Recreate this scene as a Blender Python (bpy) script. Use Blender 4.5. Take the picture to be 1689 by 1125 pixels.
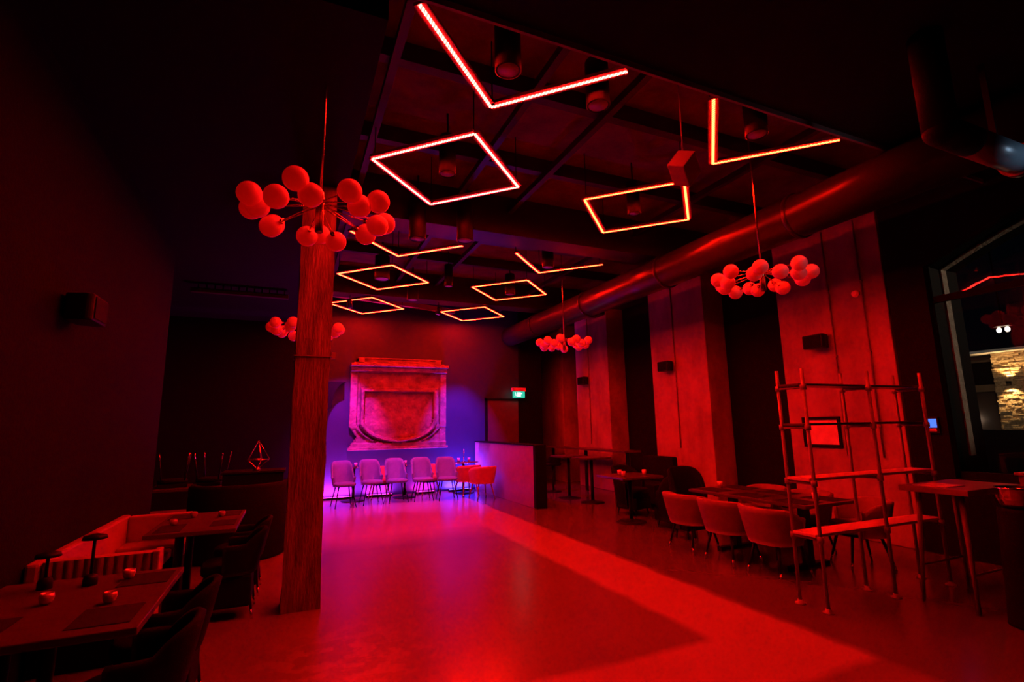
import bpy, math, random
from mathutils import Vector, Matrix, noise
random.seed(7)
PI = math.pi
for o in list(bpy.data.objects): bpy.data.objects.remove(o)
sc = bpy.context.scene
COL = sc.collection

# ------------------------------------------------------------------ camera
yaw, pit, rol, FPX = 0.4148, 0.1671, -0.0165, 824.9
cy, sy, cp, sp = math.cos(yaw), math.sin(yaw), math.cos(pit), math.sin(pit)
F = Vector((sy*cp, cy*cp, sp)); R = Vector((cy, -sy, 0)); U = R.cross(F)
R2 = math.cos(rol)*R + math.sin(rol)*U
U2 = -math.sin(rol)*R + math.cos(rol)*U
cam = bpy.data.cameras.new('camera'); co = bpy.data.objects.new('camera', cam); COL.objects.link(co)
cam.sensor_width = 36; cam.lens = FPX/1689*36; cam.clip_start = .05
M = Matrix((R2, U2, -F)).transposed().to_4x4(); M.translation = Vector((0, 0, 1.6))
co.matrix_world = M
sc.camera = co
# ------------------------------------------------------------------ world, exposure
w = bpy.data.worlds.new('world'); sc.world = w; w.use_nodes = True
w.node_tree.nodes['Background'].inputs[0].default_value = (.02, .03, .06, 1)
w.node_tree.nodes['Background'].inputs[1].default_value = .02
sc.view_settings.view_transform = 'Standard'; sc.view_settings.look = 'None'
sc.view_settings.exposure = 0; sc.view_settings.gamma = 1
try:
    sc.view_settings.use_curve_mapping = False
    sc.cycles.use_denoising = True; sc.cycles.max_bounces = 8; sc.cycles.diffuse_bounces = 4
    sc.cycles.use_light_tree = True; sc.cycles.caustics_reflective = False; sc.cycles.sample_clamp_indirect = 4
except Exception: pass
LED = 300.0        # radiance of the LED strips (red); green and blue are small on purpose
# ------------------------------------------------------------------ helpers
def label(o, lab=None, cat=None, group=None, kind=None):
    if lab: o['label'] = lab
    if cat: o['category'] = cat
    if group: o['group'] = group
    if kind: o['kind'] = kind
    return o
def thing(name, lab, cat, loc=(0, 0, 0), rz=0, group=None):
    o = bpy.data.objects.new(name, None); o.empty_display_size = .1
    COL.objects.link(o); o.location = loc; o.rotation_euler = (0, 0, rz)
    return label(o, lab, cat, group)
def dup(root, loc, rz, lab, group=None, scale=None):
    r = root.copy(); COL.objects.link(r); r.location = loc; r.rotation_euler = (0, 0, rz)
    r['label'] = lab
    if group: r['group'] = group
    if scale: r.scale = scale
    kids = list(root.children)
    for ch in kids:
        c = ch.copy(); COL.objects.link(c); c.parent = r
        for g in list(ch.children):
            d = g.copy(); COL.objects.link(d); d.parent = c
    return r
class MB:
    def __init__(s): s.v = []; s.f = []; s.sm = []
    def add(s, vs, fs, smooth=False):
        n = len(s.v); s.v += [tuple(v) for v in vs]
        for f in fs: s.f.append(tuple(n+i for i in f)); s.sm.append(smooth)
        return s
    def box(s, x0, x1, y0, y1, z0, z1, rz=0, c=None):
        vs = [(x, y, z) for z in (z0, z1) for y in (y0, y1) for x in (x0, x1)]
        if rz:
            cx, cyy = c or ((x0+x1)/2, (y0+y1)/2); a, b = math.cos(rz), math.sin(rz)
            vs = [(cx+(x-cx)*a-(y-cyy)*b, cyy+(x-cx)*b+(y-cyy)*a, z) for x, y, z in vs]
        return s.add(vs, [(0,2,3,1), (4,5,7,6), (0,1,5,4), (2,6,7,3), (0,4,6,2), (1,3,7,5)])
    def bar(s, p, q, wd, ht=None):
        p = Vector(p); q = Vector(q); d = (q-p).normalized(); ht = ht or wd
        u = Vector((0, 0, 1)) if abs(d.z) < .95 else Vector((1, 0, 0))
        a = d.cross(u).normalized(); b = a.cross(d).normalized()
        vs = [e+a*i*wd/2+b*j*ht/2 for e in (p, q) for i, j in ((-1,-1), (1,-1), (1,1), (-1,1))]
        return s.add(vs, [(0,1,2,3), (7,6,5,4), (0,4,5,1), (1,5,6,2), (2,6,7,3), (3,7,4,0)])
    def tube(s, p, q, r0, r1=None, n=16):
        p = Vector(p); q = Vector(q); r1 = r0 if r1 is None else r1
        d = (q-p).normalized(); u = Vector((0, 0, 1)) if abs(d.z) < .95 else Vector((1, 0, 0))
        a = d.cross(u).normalized(); b = a.cross(d).normalized()
        vs = []
        for e, r in ((p, r0), (q, r1)):
            vs += [e+(a*math.cos(2*PI*i/n)+b*math.sin(2*PI*i/n))*r for i in range(n)]
        k = len(s.v)
        s.add(vs, [(i, n+i, n+(i+1) % n, (i+1) % n) for i in range(n)], True)
        s.f.append(tuple(k+i for i in range(n))); s.sm.append(False)
        s.f.append(tuple(k+2*n-1-i for i in range(n))); s.sm.append(False)
        return s
    def path(s, pts, r, n=8):
        for a, b in zip(pts, pts[1:]): s.tube(a, b, r, r, n)
        for a in pts[1:-1]: s.ball(a, r, 8, 5)
        return s
    def lathe(s, prof, c=(0, 0, 0), n=24, smooth=True):
        vs = [(c[0]+r*math.cos(2*PI*i/n), c[1]+r*math.sin(2*PI*i/n), c[2]+z) for r, z in prof for i in range(n)]
        fs = [(j*n+i, j*n+(i+1) % n, (j+1)*n+(i+1) % n, (j+1)*n+i) for j in range(len(prof)-1) for i in range(n)]
        k = len(s.v); s.add(vs, fs, smooth)
        if prof[0][0] > 1e-4: s.f.append(tuple(k+n-1-i for i in range(n))); s.sm.append(False)
        if prof[-1][0] > 1e-4: s.f.append(tuple(k+(len(prof)-1)*n+i for i in range(n))); s.sm.append(False)
        return s
    def ball(s, c, r, n=24, m=14, sz=1):
        return s.lathe([(r*math.sin(PI*j/m)+1e-5, -r*sz*math.cos(PI*j/m)) for j in range(m+1)], c, n)
    def prism(s, pts, z0, z1):
        n = len(pts); vs = [(x, y, z0) for x, y in pts]+[(x, y, z1) for x, y in pts]
        return s.add(vs, [tuple(range(n-1, -1, -1)), tuple(range(n, 2*n))]+[(i, (i+1) % n, n+(i+1) % n, n+i) for i in range(n)])
    def prism_y(s, pts, y0, y1):
        n = len(pts); vs = [(x, y0, z) for x, z in pts]+[(x, y1, z) for x, z in pts]
        return s.add(vs, [tuple(range(n)), tuple(range(2*n-1, n-1, -1))]+[(i, n+i, n+(i+1) % n, (i+1) % n) for i in range(n)])
    def prism_x(s, pts, x0, x1):
        n = len(pts); vs = [(x0, y, z) for y, z in pts]+[(x1, y, z) for y, z in pts]
        return s.add(vs, [tuple(range(n)), tuple(range(2*n-1, n-1, -1))]+[(i, n+i, n+(i+1) % n, (i+1) % n) for i in range(n)])
    def grid(s, rows, closed=False, smooth=True):
        n = len(rows[0]); m = len(rows)
        vs = [p for r in rows for p in r]
        fs = [(j*n+i, j*n+(i+1) % n, (j+1)*n+(i+1) % n, (j+1)*n+i) for j in range(m-1) for i in range(n if closed else n-1)]
        return s.add(vs, fs, smooth)
    def build(s, name, mat, parent=None, bevel=0, seg=2, loc=None, solid=0, sub=0):
        me = bpy.data.meshes.new(name); me.from_pydata(s.v, [], s.f); me.update()
        for p, k in zip(me.polygons, s.sm): p.use_smooth = k
        me.materials.append(mat)
        o = bpy.data.objects.new(name, me); COL.objects.link(o)
        if parent: o.parent = parent
        if loc: o.location = loc
        if solid:
            md = o.modifiers.new('solid', 'SOLIDIFY'); md.thickness = solid; md.offset = 0
        if bevel:
            md = o.modifiers.new('bevel', 'BEVEL'); md.width = bevel; md.segments = seg; md.limit_method = 'ANGLE'
            md.angle_limit = math.radians(40)
        if sub:
            md = o.modifiers.new('sub', 'SUBSURF'); md.levels = sub; md.render_levels = sub
        return o
def rgb(c): return (*c, 1) if len(c) == 3 else c
def mat(name, col, rough=.6, metal=0, noise=0, scale=8, col2=None, bump=0, bscale=60, coat=0, spec=.5, stretch=None, rvar=0):
    m = bpy.data.materials.new(name); m.use_nodes = True; nt = m.node_tree; b = nt.nodes['Principled BSDF']
    b.inputs['Base Color'].default_value = rgb(col); b.inputs['Roughness'].default_value = rough
    b.inputs['Metallic'].default_value = metal; b.inputs['Specular IOR Level'].default_value = spec
    if coat: b.inputs['Coat Weight'].default_value = coat; b.inputs['Coat Roughness'].default_value = .08
    tc = nt.nodes.new('ShaderNodeTexCoord'); mp = nt.nodes.new('ShaderNodeMapping')
    nt.links.new(tc.outputs['Object'], mp.inputs[0])
    if stretch: mp.inputs['Scale'].default_value = stretch
    n = nt.nodes.new('ShaderNodeTexNoise'); n.inputs['Scale'].default_value = scale; n.inputs['Detail'].default_value = 7
    n.inputs['Roughness'].default_value = .62
    nt.links.new(mp.outputs[0], n.inputs['Vector'])
    c2 = col2 or tuple(min(1, x*1.18) for x in col)
    r = nt.nodes.new('ShaderNodeValToRGB'); r.color_ramp.elements[0].position = .35; r.color_ramp.elements[1].position = .68
    r.color_ramp.elements[0].color = rgb(col); r.color_ramp.elements[1].color = rgb(c2)
    nt.links.new(n.outputs['Fac'], r.inputs[0]); nt.links.new(r.outputs[0], b.inputs['Base Color'])
    if rvar:
        mr = nt.nodes.new('ShaderNodeMapRange'); mr.inputs['To Min'].default_value = rough-rvar; mr.inputs['To Max'].default_value = rough+rvar
        nt.links.new(n.outputs['Fac'], mr.inputs['Value']); nt.links.new(mr.outputs[0], b.inputs['Roughness'])
    if bump:
        n2 = nt.nodes.new('ShaderNodeTexNoise'); n2.inputs['Scale'].default_value = bscale; n2.inputs['Detail'].default_value = 4
        nt.links.new(mp.outputs[0], n2.inputs['Vector'])
        bp = nt.nodes.new('ShaderNodeBump'); bp.inputs['Strength'].default_value = bump; bp.inputs['Distance'].default_value = .02
        nt.links.new(n2.outputs['Fac'], bp.inputs['Height']); nt.links.new(bp.outputs[0], b.inputs['Normal'])
    return m
def emit(name, col, strength, dots=0):
    m = bpy.data.materials.new(name); m.use_nodes = True; nt = m.node_tree; b = nt.nodes['Principled BSDF']
    b.inputs['Base Color'].default_value = (0, 0, 0, 1)
    b.inputs['Emission Color'].default_value = rgb(col); b.inputs['Emission Strength'].default_value = strength
    if dots:   # single diodes along the strip
        tc = nt.nodes.new('ShaderNodeTexCoord'); sx = nt.nodes.new('ShaderNodeSeparateXYZ'); nt.links.new(tc.outputs['Object'], sx.inputs[0])
        prev = sx.outputs[0]
        for op, v in (('MULTIPLY', 2*PI*dots), ('SINE', 0), ('MULTIPLY', .75*strength), ('ADD', strength)):
            n = nt.nodes.new('ShaderNodeMath'); n.operation = op; nt.links.new(prev, n.inputs[0]); n.inputs[1].default_value = v; prev = n.outputs[0]
        nt.links.new(prev, b.inputs['Emission Strength'])
    return m
mt = {}
mt['black'] = mat('black_paint', (.005, .005, .006), .7, bump=.1, spec=.12)
mt['blackmetal'] = mat('black_powder_coated_metal', (.008, .008, .009), .5, bump=.05, bscale=200, spec=.25)
mt['ceil'] = mat('dark_ceiling_slab', (.14, .045, .03), .9, scale=3, col2=(.24, .08, .05), bump=.4, bscale=20)
mt['beam'] = mat('dark_steel_beam', (.035, .014, .010), .5, bump=.1)
mt['leftwall'] = mat('charcoal_plaster', (.007, .0062, .0066), .9, scale=2, bump=.2, bscale=40, spec=.15)
mt['backwall'] = mat('dark_back_wall_paint', (.017, .06, .13), .5, scale=1.5, col2=(.021, .07, .15), bump=.15, bscale=50)
mt['concrete'] = mat('board_marked_concrete', (.30, .27, .25), .82, scale=2.2, col2=(.52, .48, .44), bump=.5, bscale=14, stretch=(1, 1, .45))
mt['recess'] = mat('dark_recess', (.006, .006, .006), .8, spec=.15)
mt['timber'] = mat('old_rough_timber', (.15, .10, .07), .75, scale=4, col2=(.34, .25, .18), bump=.6, bscale=18, stretch=(3, 3, .5))
mt['globe'] = mat('opal_white_glass', (.85, .82, .8), .35, coat=.25, scale=2, col2=(.88, .85, .83))
mt['brass'] = mat('brushed_brass', (.75, .5, .25), .25, 1, bump=.03)
mt['chrome'] = mat('polished_steel', (.7, .7, .72), .15, 1)
mt['greymetal'] = mat('blue_grey_duct_paint', (.09, .13, .17), .4, .2, scale=5, bump=.05)
mt['ductpaint'] = mat('painted_duct', (.025, .02, .03), .3, 0, scale=5, bump=.05)
mt['darktop'] = mat('dark_walnut_tabletop', (.07, .045, .035), .3, scale=5, col2=(.10, .07, .05), stretch=(1, 6, 1), bump=.08, coat=.2)
mt['placemat'] = mat('black_woven_placemat', (.01, .01, .01), .8, bump=.4, bscale=300)
mt['bench'] = mat('tan_leather', (.42, .3, .24), .5, scale=6, bump=.15, bscale=90)
mt['velvet'] = mat('pale_velvet', (.25, .185, .17), .85, scale=10, bump=.2, bscale=160)
mt['velvet_red'] = mat('rust_velvet', (.55, .18, .10), .8, scale=10, bump=.2, bscale=160)
mt['velvet_grey'] = mat('grey_upholstery', (.17, .3, .45), .75, scale=10, bump=.2, bscale=160)
mt['darkfab'] = mat('black_upholstery', (.006, .0055, .006), .85, bump=.2, bscale=160, spec=.15)
mt['shelfwood'] = mat('pale_shelf_board', (.72, .6, .48), .6, scale=4, stretch=(1, 8, 1), bump=.1)
mt['pipe'] = mat('steel_pipe', (.30, .26, .25), .6, .15, scale=12, bump=.1)
mt['paper'] = mat('white_paper', (.8, .78, .75), .7)
mt['stone'] = mat('carved_limestone', (.17, .19, .18), .85, scale=5, col2=(.38, .38, .35), bump=.6, bscale=22)
mt['lens'] = mat('frosted_lamp_lens', (.75, .7, .72), .4)
mt['glassware'] = mat('clear_glassware', (.8, .8, .82), .08, .2, coat=1)
mt['ledge'] = mat('rough_ledgestone', (.45, .30, .16), .85, scale=18, col2=(.75, .56, .34), bump=1, bscale=30)
mt['brownwall'] = mat('brown_render', (.12, .055, .035), .85, scale=4)
mt['quoin'] = mat('pale_stone_trim', (.42, .36, .3), .85, scale=14, col2=(.62, .54, .45), bump=.8, bscale=30)
mt['hosted'] = mat('host_stand_wood', (.22, .12, .09), .5, scale=4, stretch=(1, 1, 5))
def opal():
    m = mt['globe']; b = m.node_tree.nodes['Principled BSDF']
    b.inputs['Emission Color'].default_value = (1, .002, .001, 1); b.inputs['Emission Strength'].default_value = .24  # faint red glow added, standing in for the red light on the globes
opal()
mt['led_near'] = emit('led_near', (1, 1.7/LED, 1.2/LED), LED, 43)
mt['led_far'] = emit('led_far', (1, 1.3/LED, .3/LED), LED, 43)
mt['exit_white'] = emit('exit_white', (.75, 1, .92), 1.3)
mt['exit_green'] = emit('exit_green', (.03, .62, .42), 1.0)
mt['screen'] = emit('blue_screen', (.05, .16, .8), 1.6)
mt['bulb'] = emit('warm_bulb', (1, .85, .62), 25)
mt['coolbulb'] = emit('cool_bulb', (.75, .9, 1), 2)
mt['magenta'] = emit('magenta_lens', (1, .03, .6), 6)
mt['bluelens'] = emit('blue_lens', (.12, .05, 1), 6)
def glass(name, tint=(1, 1, 1)):
    m = bpy.data.materials.new(name); m.use_nodes = True; nt = m.node_tree; nt.nodes.clear()
    out = nt.nodes.new('ShaderNodeOutputMaterial'); mx = nt.nodes.new('ShaderNodeMixShader')
    t = nt.nodes.new('ShaderNodeBsdfTransparent'); t.inputs[0].default_value = rgb(tint)
    g = nt.nodes.new('ShaderNodeBsdfGlossy'); g.inputs['Roughness'].default_value = .02
    fr = nt.nodes.new('ShaderNodeFresnel'); fr.inputs[0].default_value = 1.5
    nt.links.new(fr.outputs[0], mx.inputs[0]); nt.links.new(t.outputs[0], mx.inputs[1]); nt.links.new(g.outputs[0], mx.inputs[2])
    nt.links.new(mx.outputs[0], out.inputs[0]); return m
mt['pane'] = glass('window_glass', (.9, .9, .9))
mt['clear'] = glass('drinking_glass', (.93, .93, .93))
# floor: polished concrete with a paler L-shaped strip
def floor_mat():
    m = bpy.data.materials.new('polished_concrete_floor'); m.use_nodes = True; nt = m.node_tree; N = nt.nodes; L = nt.links
    b = N['Principled BSDF']; tc = N.new('ShaderNodeTexCoord'); sx = N.new('ShaderNodeSeparateXYZ'); L.new(tc.outputs['Object'], sx.inputs[0])
    wob = N.new('ShaderNodeTexNoise'); wob.inputs['Scale'].default_value = 3; L.new(tc.outputs['Object'], wob.inputs['Vector'])
    def math_(op, a, bb):
        n = N.new('ShaderNodeMath'); n.operation = op
        for i, q in enumerate((a, bb)):
            if isinstance(q, (int, float)): n.inputs[i].default_value = q
            else: L.new(q, n.inputs[i])
        return n.outputs[0]
    wx = math_('MULTIPLY', math_('SUBTRACT', wob.outputs['Fac'], .5), .10)
    x = math_('ADD', sx.outputs[0], wx); y = math_('ADD', sx.outputs[1], wx)
    def inside(x0, x1, y0, y1, far=.05):
        def step(v, e, sgn, wd=.05):
            n = N.new('ShaderNodeMapRange'); n.inputs['From Min'].default_value = e-wd; n.inputs['From Max'].default_value = e+wd
            if sgn < 0: n.inputs['To Min'].default_value = 1; n.inputs['To Max'].default_value = 0
            L.new(v, n.inputs['Value']); return n.outputs[0]
        return math_('MULTIPLY', math_('MULTIPLY', step(x, x0, 1), step(x, x1, -1)), math_('MULTIPLY', step(y, y0, 1), step(y, y1, -1, far)))
    outer = inside(-8, 3.76, 2.42, 30); inner = inside(-8, 2.96, 3.13, 7.7, .5)
    strip = math_('MULTIPLY', outer, math_('SUBTRACT', 1, inner))
    n1 = N.new('ShaderNodeTexNoise'); n1.inputs['Scale'].default_value = 1.3; n1.inputs['Detail'].default_value = 8; L.new(tc.outputs['Object'], n1.inputs['Vector'])
    n2 = N.new('ShaderNodeTexNoise'); n2.inputs['Scale'].default_value = 6; n2.inputs['Detail'].default_value = 6; L.new(tc.outputs['Object'], n2.inputs['Vector'])
    def mix(f, a, bb):
        n = N.new('ShaderNodeMix'); n.data_type = 'RGBA'
        L.new(f, n.inputs[0])
        for i, q in ((6, a), (7, bb)):
            if isinstance(q, tuple): n.inputs[i].default_value = rgb(q)
            else: L.new(q, n.inputs[i])
        return n.outputs[2]
    base = mix(n1.outputs['Fac'], (.15, .137, .13), (.20, .183, .175))
    pale = mix(n1.outputs['Fac'], (.33, .3, .285), (.38, .345, .33))
    tile = (.11, .1, .095)
    room = N.new('ShaderNodeMapRange'); room.inputs['From Min'].default_value = 3.70; room.inputs['From Max'].default_value = 3.82; L.new(x, room.inputs['Value'])
    c = mix(strip, base, pale)
    # worn patch in front of the timber post
    v = N.new('ShaderNodeVectorMath'); v.operation = 'DISTANCE'; L.new(tc.outputs['Object'], v.inputs[0]); v.inputs[1].default_value = (.42, 4.0, 0)
    pm = N.new('ShaderNodeMapRange'); pm.inputs['From Min'].default_value = .25; pm.inputs['From Max'].default_value = .75
    pm.inputs['To Min'].default_value = 1; pm.inputs['To Max'].default_value = 0; L.new(v.outputs['Value'], pm.inputs['Value'])
    rp = N.new('ShaderNodeValToRGB'); rp.color_ramp.elements[0].position = .47; rp.color_ramp.elements[1].position = .56; L.new(n2.outputs['Fac'], rp.inputs[0])
    c = mix(math_('MULTIPLY', pm.outputs[0], rp.outputs[0]), c, (.24, .2, .19))
    c = mix(room.outputs[0], c, tile)
    L.new(c, b.inputs['Base Color'])
    rr = N.new('ShaderNodeMapRange'); rr.inputs['To Min'].default_value = .21; rr.inputs['To Max'].default_value = .26
    L.new(n2.outputs['Fac'], rr.inputs['Value']); L.new(rr.outputs[0], b.inputs['Roughness'])
    bp = N.new('ShaderNodeBump'); bp.inputs['Strength'].default_value = .03; bp.inputs['Distance'].default_value = .02
    L.new(n2.outputs['Fac'], bp.inputs['Height']); L.new(bp.outputs[0], b.inputs['Normal'])
    return m

def struct(name, mb, m, bevel=0, lab=None):
    o = mb.build(name, m, bevel=bevel); o['kind'] = 'structure'
    if lab: o['label'] = lab
    return o
def area(name, loc, aim, size, power, col, parent=None, sy_=None):
    l = bpy.data.lights.new(name, 'AREA'); l.energy = power; l.color = col; l.size = size
    if sy_: l.shape = 'RECTANGLE'; l.size_y = sy_
    o = bpy.data.objects.new(name, l); COL.objects.link(o); o.location = loc
    o.rotation_euler = (Vector(aim)-Vector(loc)).to_track_quat('-Z', 'Y').to_euler()
    return o
def spot(name, loc, aim, power, col, angle, blend=.6, r=.04):
    l = bpy.data.lights.new(name, 'SPOT'); l.energy = power; l.color = col; l.spot_size = math.radians(angle); l.spot_blend = blend; l.shadow_soft_size = r
    o = bpy.data.objects.new(name, l); COL.objects.link(o); o.location = loc
    o.rotation_euler = (Vector(aim)-Vector(loc)).to_track_quat('-Z', 'Y').to_euler()
    return o
# ================================================================== SETTING
BW = 12.6
struct('floor', MB().box(-8, 7.95, -3, 16, -.1, 0), floor_mat())
struct('ceiling', MB().box(-8, 7.95, 2.75, 16, 4.92, 5.02), mt['ceil'])
struct('trim_1', MB().box(-8, 7.95, -3, 2.74, 4.32, 5.02), mt['black'], lab='black dropped soffit over the foreground')
struct('trim_50', MB().box(-8, .42, 2.745, 12.59, 4.05, 4.915), mt['black'], lab='black lowered ceiling over the left side')
struct('wall_left', MB().box(-1.7, -1.55, -3, 7.8, 0, 4.92), mt['leftwall'])
struct('trim_51', MB().box(.42, 7.2, 2.742, 2.765, 4.275, 4.32), mt['pipe'], lab='added pale lip catching light along the dropped soffit')  # pale lip added so the soffit edge shows as a red lit line
struct('wall_left_bar', MB().box(-8.1, -8, -3, 16, 0, 5), mt['black'])
struct('wall_near', MB().box(-8, 7.95, -3.1, -3, 0, 5), mt['black'])
struct('wall_back_left', MB().box(-8, .3, BW, BW+.2, 0, 4.92), mt['black'])
struct('wall_back', MB().box(.3, 6.42, BW, BW+.2, 0, 4.92), mt['backwall'])
struct('wall_back_right', MB().box(6.42, 7.95, 15.4, 15.6, 0, 4.92), mt['black'])
struct('trim_2', MB().box(5.72, 6.42, BW-.04, BW-.002, 0, 4.9), mt['black'], lab='black end panel of the back wall')
# joists and beams of the ceiling
k = 3
for y in (6.35, 10.45):
    struct('trim_%d' % k, MB().box(-8, 7.2, y, y+.42, 4.34, 4.92), mt['beam'], lab='dark steel beam across the ceiling'); k += 1
for y in (3.9, 5.2, 7.75, 9.0, 11.5):
    struct('trim_%d' % k, MB().box(-1.5, 7.2, y, y+.1, 4.74, 4.92), mt['beam'], lab='dark ceiling joist'); k += 1
for x in (.62, 1.9, 2.75, 5.0):
    struct('trim_%d' % k, MB().box(x, x+.07, 2.75, BW, 4.66, 4.74), mt['beam'], lab='dark ceiling runner'); k += 1
# right wall: recess wall, pilasters
WX = 7.2
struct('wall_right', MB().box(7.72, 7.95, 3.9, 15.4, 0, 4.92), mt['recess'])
for i, (y0, y1) in enumerate(((12.74, 14.3), (10.42, 11.97), (7.16, 8.76), (3.93, 5.56))):
    mb = MB(); mb.box(WX, 7.72, y0, y1, 0, 4.92)
    o = struct('wall_right_pilaster_%d' % (i+1), mb, mt['concrete'], bevel=.012, lab='rough concrete pilaster on the right wall')
struct('trim_30', MB().box(7.0, 7.95, 2.9, 15.4, 4.5, 4.92), mt['beam'], lab='dark beam on top of the pilasters')
# ---- window wall near the camera with an arched opening
W0, W1, SILL = -1.6, 3.47, .9
def archz(y, yc=.9, hw=2.57, z0=3.49, rise=.62):
    t = (y-yc)/hw; return z0+rise*(1-t*t)
ys = [W0+(W1-W0)*i/24 for i in range(25)]
mb = MB(); mb.box(WX, 7.95, W1, 3.9, 0, 4.92); mb.box(WX, 7.95, -3, W0, 0, 4.92); mb.box(WX, 7.95, W0, W1, 0, SILL)
for a, b2 in zip(ys, ys[1:]):
    za, zb = archz(a, .935, 2.535), archz(b2, .935, 2.535)
    mb.add([(x, y, z) for x in (WX, 7.95) for y, z in ((a, za), (b2, zb), (b2, 4.92), (a, 4.92))],
           [(0,3,2,1), (4,5,6,7), (0,1,5,4), (2,3,7,6)])
struct('wall_right_window', mb, mt['black'])
mb = MB()
def archpts(dy, n=24):
    return [(W1-dy, 1.15), (W1-dy, 3.40)]+[(W1-dy-(W1-W0-2*dy)*i/n, archz(W1-dy-(W1-W0-2*dy)*i/n, .935, 2.535)-dy) for i in range(n+1)]
P1 = archpts(.0); P2 = archpts(.02)
for a, b2, c, d in zip(P1, P1[1:], P2[1:], P2):
    if abs(a[1]-3.05) < .01: continue
    mb.add([(x, y, z) for x in (7.56, 7.67) for y, z in (a, b2, c, d)], [(0,1,2,3), (7,6,5,4), (3,2,6,7), (1,0,4,5)])
struct('trim_31', mb, mt['quoin'], lab='pale stone edging of the arched window')
wf = MB(); wf.box(7.28, 7.34, W0, W1, 3.02, 3.1); wf.box(7.28, 7.34, W0, W1, SILL, SILL+.08)
for y in (-.2, 1.3): wf.box(7.28, 7.34, y-.03, y+.03, SILL, 4.0)
wf.box(7.28, 7.34, W1-.012, W1, SILL, 3.5)
win = wf.build('window_1', mt['black']); win['kind'] = 'structure'
# pane follows the arch
n = len(ys)
MB().add([(x, y, z) for x in (7.305, 7.312) for y, z in [(W1, SILL)]+[(ys[-1-i], archz(ys[-1-i], .935, 2.535)) for i in range(n)]+[(W0, SILL)]],
    [tuple(range(n+2)), tuple(range(2*n+3, n+1, -1))]).build('window_pane', mt['pane'], win)
# ---- round duct along the right, above the pilasters' faces
def duct(name, p, q, r, m, lab, fl=()):
    mb = MB(); mb.tube(p, q, r, r, 40)
    o = mb.build(name, m); label(o, lab, 'duct')
    p = Vector(p); q = Vector(q); d = (q-p).normalized()
    for t in fl:
        c = p.lerp(q, t); MB().tube(c-d*.025, c+d*.025, r+.02, r+.02, 40).build('flange', m, o)
    return o
duct('ventilation_duct', (5.45, .9, 4.02), (5.45, 12.5, 4.02), .26, mt['ductpaint'], 'long round ventilation duct running high along the concrete pilasters', (.25, .45, .65, .85))
duct('supply_duct', (4.42, 1.72, 3.58), (5.14, 1.72, 3.58), .105, mt['greymetal'], 'short shiny metal duct under the soffit by the window', (.965, .985))
sd = [o for o in COL.objects if o.name.startswith('supply_duct')][0]
MB().box(4.79, 4.81, 1.70, 1.74, 3.69, 4.32).build('hanger', mt['black'], sd)
MB().tube((4.05, 1.72, 3.58), (4.42, 1.72, 3.58), .104, n=32).ball((4.05, 1.72, 3.58), .104).tube((4.05, 1.72, 3.58), (4.05, 1.72, 4.32), .104, n=32).build('elbow', mt['black'], sd)  # elbow added in black to stand for the unlit run of the duct
struct('trim_32', MB().bar((.68, 11.7, 4.62), (3.85, 12.55, 4.62), .12, .12), mt['velvet_red'], lab='diagonal rust coloured brace under the ceiling')
# ---- door and half wall
dr = MB().box(4.78, 5.68, BW-.05, BW-.005, .02, 2.26).build('door_1', mat('dark_door', (.09, .07, .08), .5)); dr['kind'] = 'structure'
MB().box(4.72, 4.78, BW-.07, BW-.001, 0, 2.32).box(5.68, 5.74, BW-.07, BW-.001, 0, 2.32).box(4.72, 5.74, BW-.07, BW-.001, 2.26, 2.32).build('door_frame', mt['black'], dr)
MB().tube((4.9, BW-.12, 1.0), (4.9, BW-.12, 1.2), .012).tube((4.9, BW-.12, 1.02), (4.9, BW-.04, 1.02), .008).tube((4.9, BW-.12, 1.18), (4.9, BW-.04, 1.18), .008).build('door_handle', mt['chrome'], dr)
hw = thing('partition', 'chest high solid partition beside the end of the chair row', 'partition', (4.73, 9.1, 0))
MB().box(-.31, -.08, 0, 3.42, 0, 1.19).build('panel', mat('satin_grey_panel', (.30, .27, .31), .45, bump=.05), hw, .005)
MB().box(-.312, -.07, -.1, -.002, 0, 1.21).build('end_post', mt['black'], hw, .004)
MB().box(-.33, -.06, 0, 3.42, 1.192, 1.215).build('cap_rail', mt['black'], hw, .003)
# exit sign
ex = thing('exit_sign', 'small green and white illuminated exit sign high on the back wall', 'sign', (5.62, BW-.26, 2.33))
MB().box(-.17, .17, 0, .06, 0, .17).build('sign_face', mt['exit_green'], ex, .004)
MB().box(-.2, .2, -.01, .08, .175, .27).build('housing', mat('white_plastic', (.8, .75, .75), .4), ex, .006)
mb = MB(); mb.box(-.06, .05, -.004, -.001, .03, .15); mb.box(.05, .09, -.004, -.001, .1, .13)
mb.build('doorway_symbol', mt['exit_white'], ex)
mb = MB(); mb.ball((-.115, -.006, .135), .014, 10, 6); mb.bar((-.115, -.004, .12), (-.10, -.004, .075), .02, .006); mb.bar((-.10, -.004, .075), (-.14, -.004, .03), .014, .006); mb.bar((-.10, -.004, .075), (-.075, -.004, .035), .014, .006); mb.bar((-.115, -.004, .115), (-.08, -.004, .095), .01, .006)
mb.build('running_figure_symbol', mt['exit_white'], ex)
MB().box(-.02, .02, .06, .257, .15, .19).build('bracket', mt['blackmetal'], ex)

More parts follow.
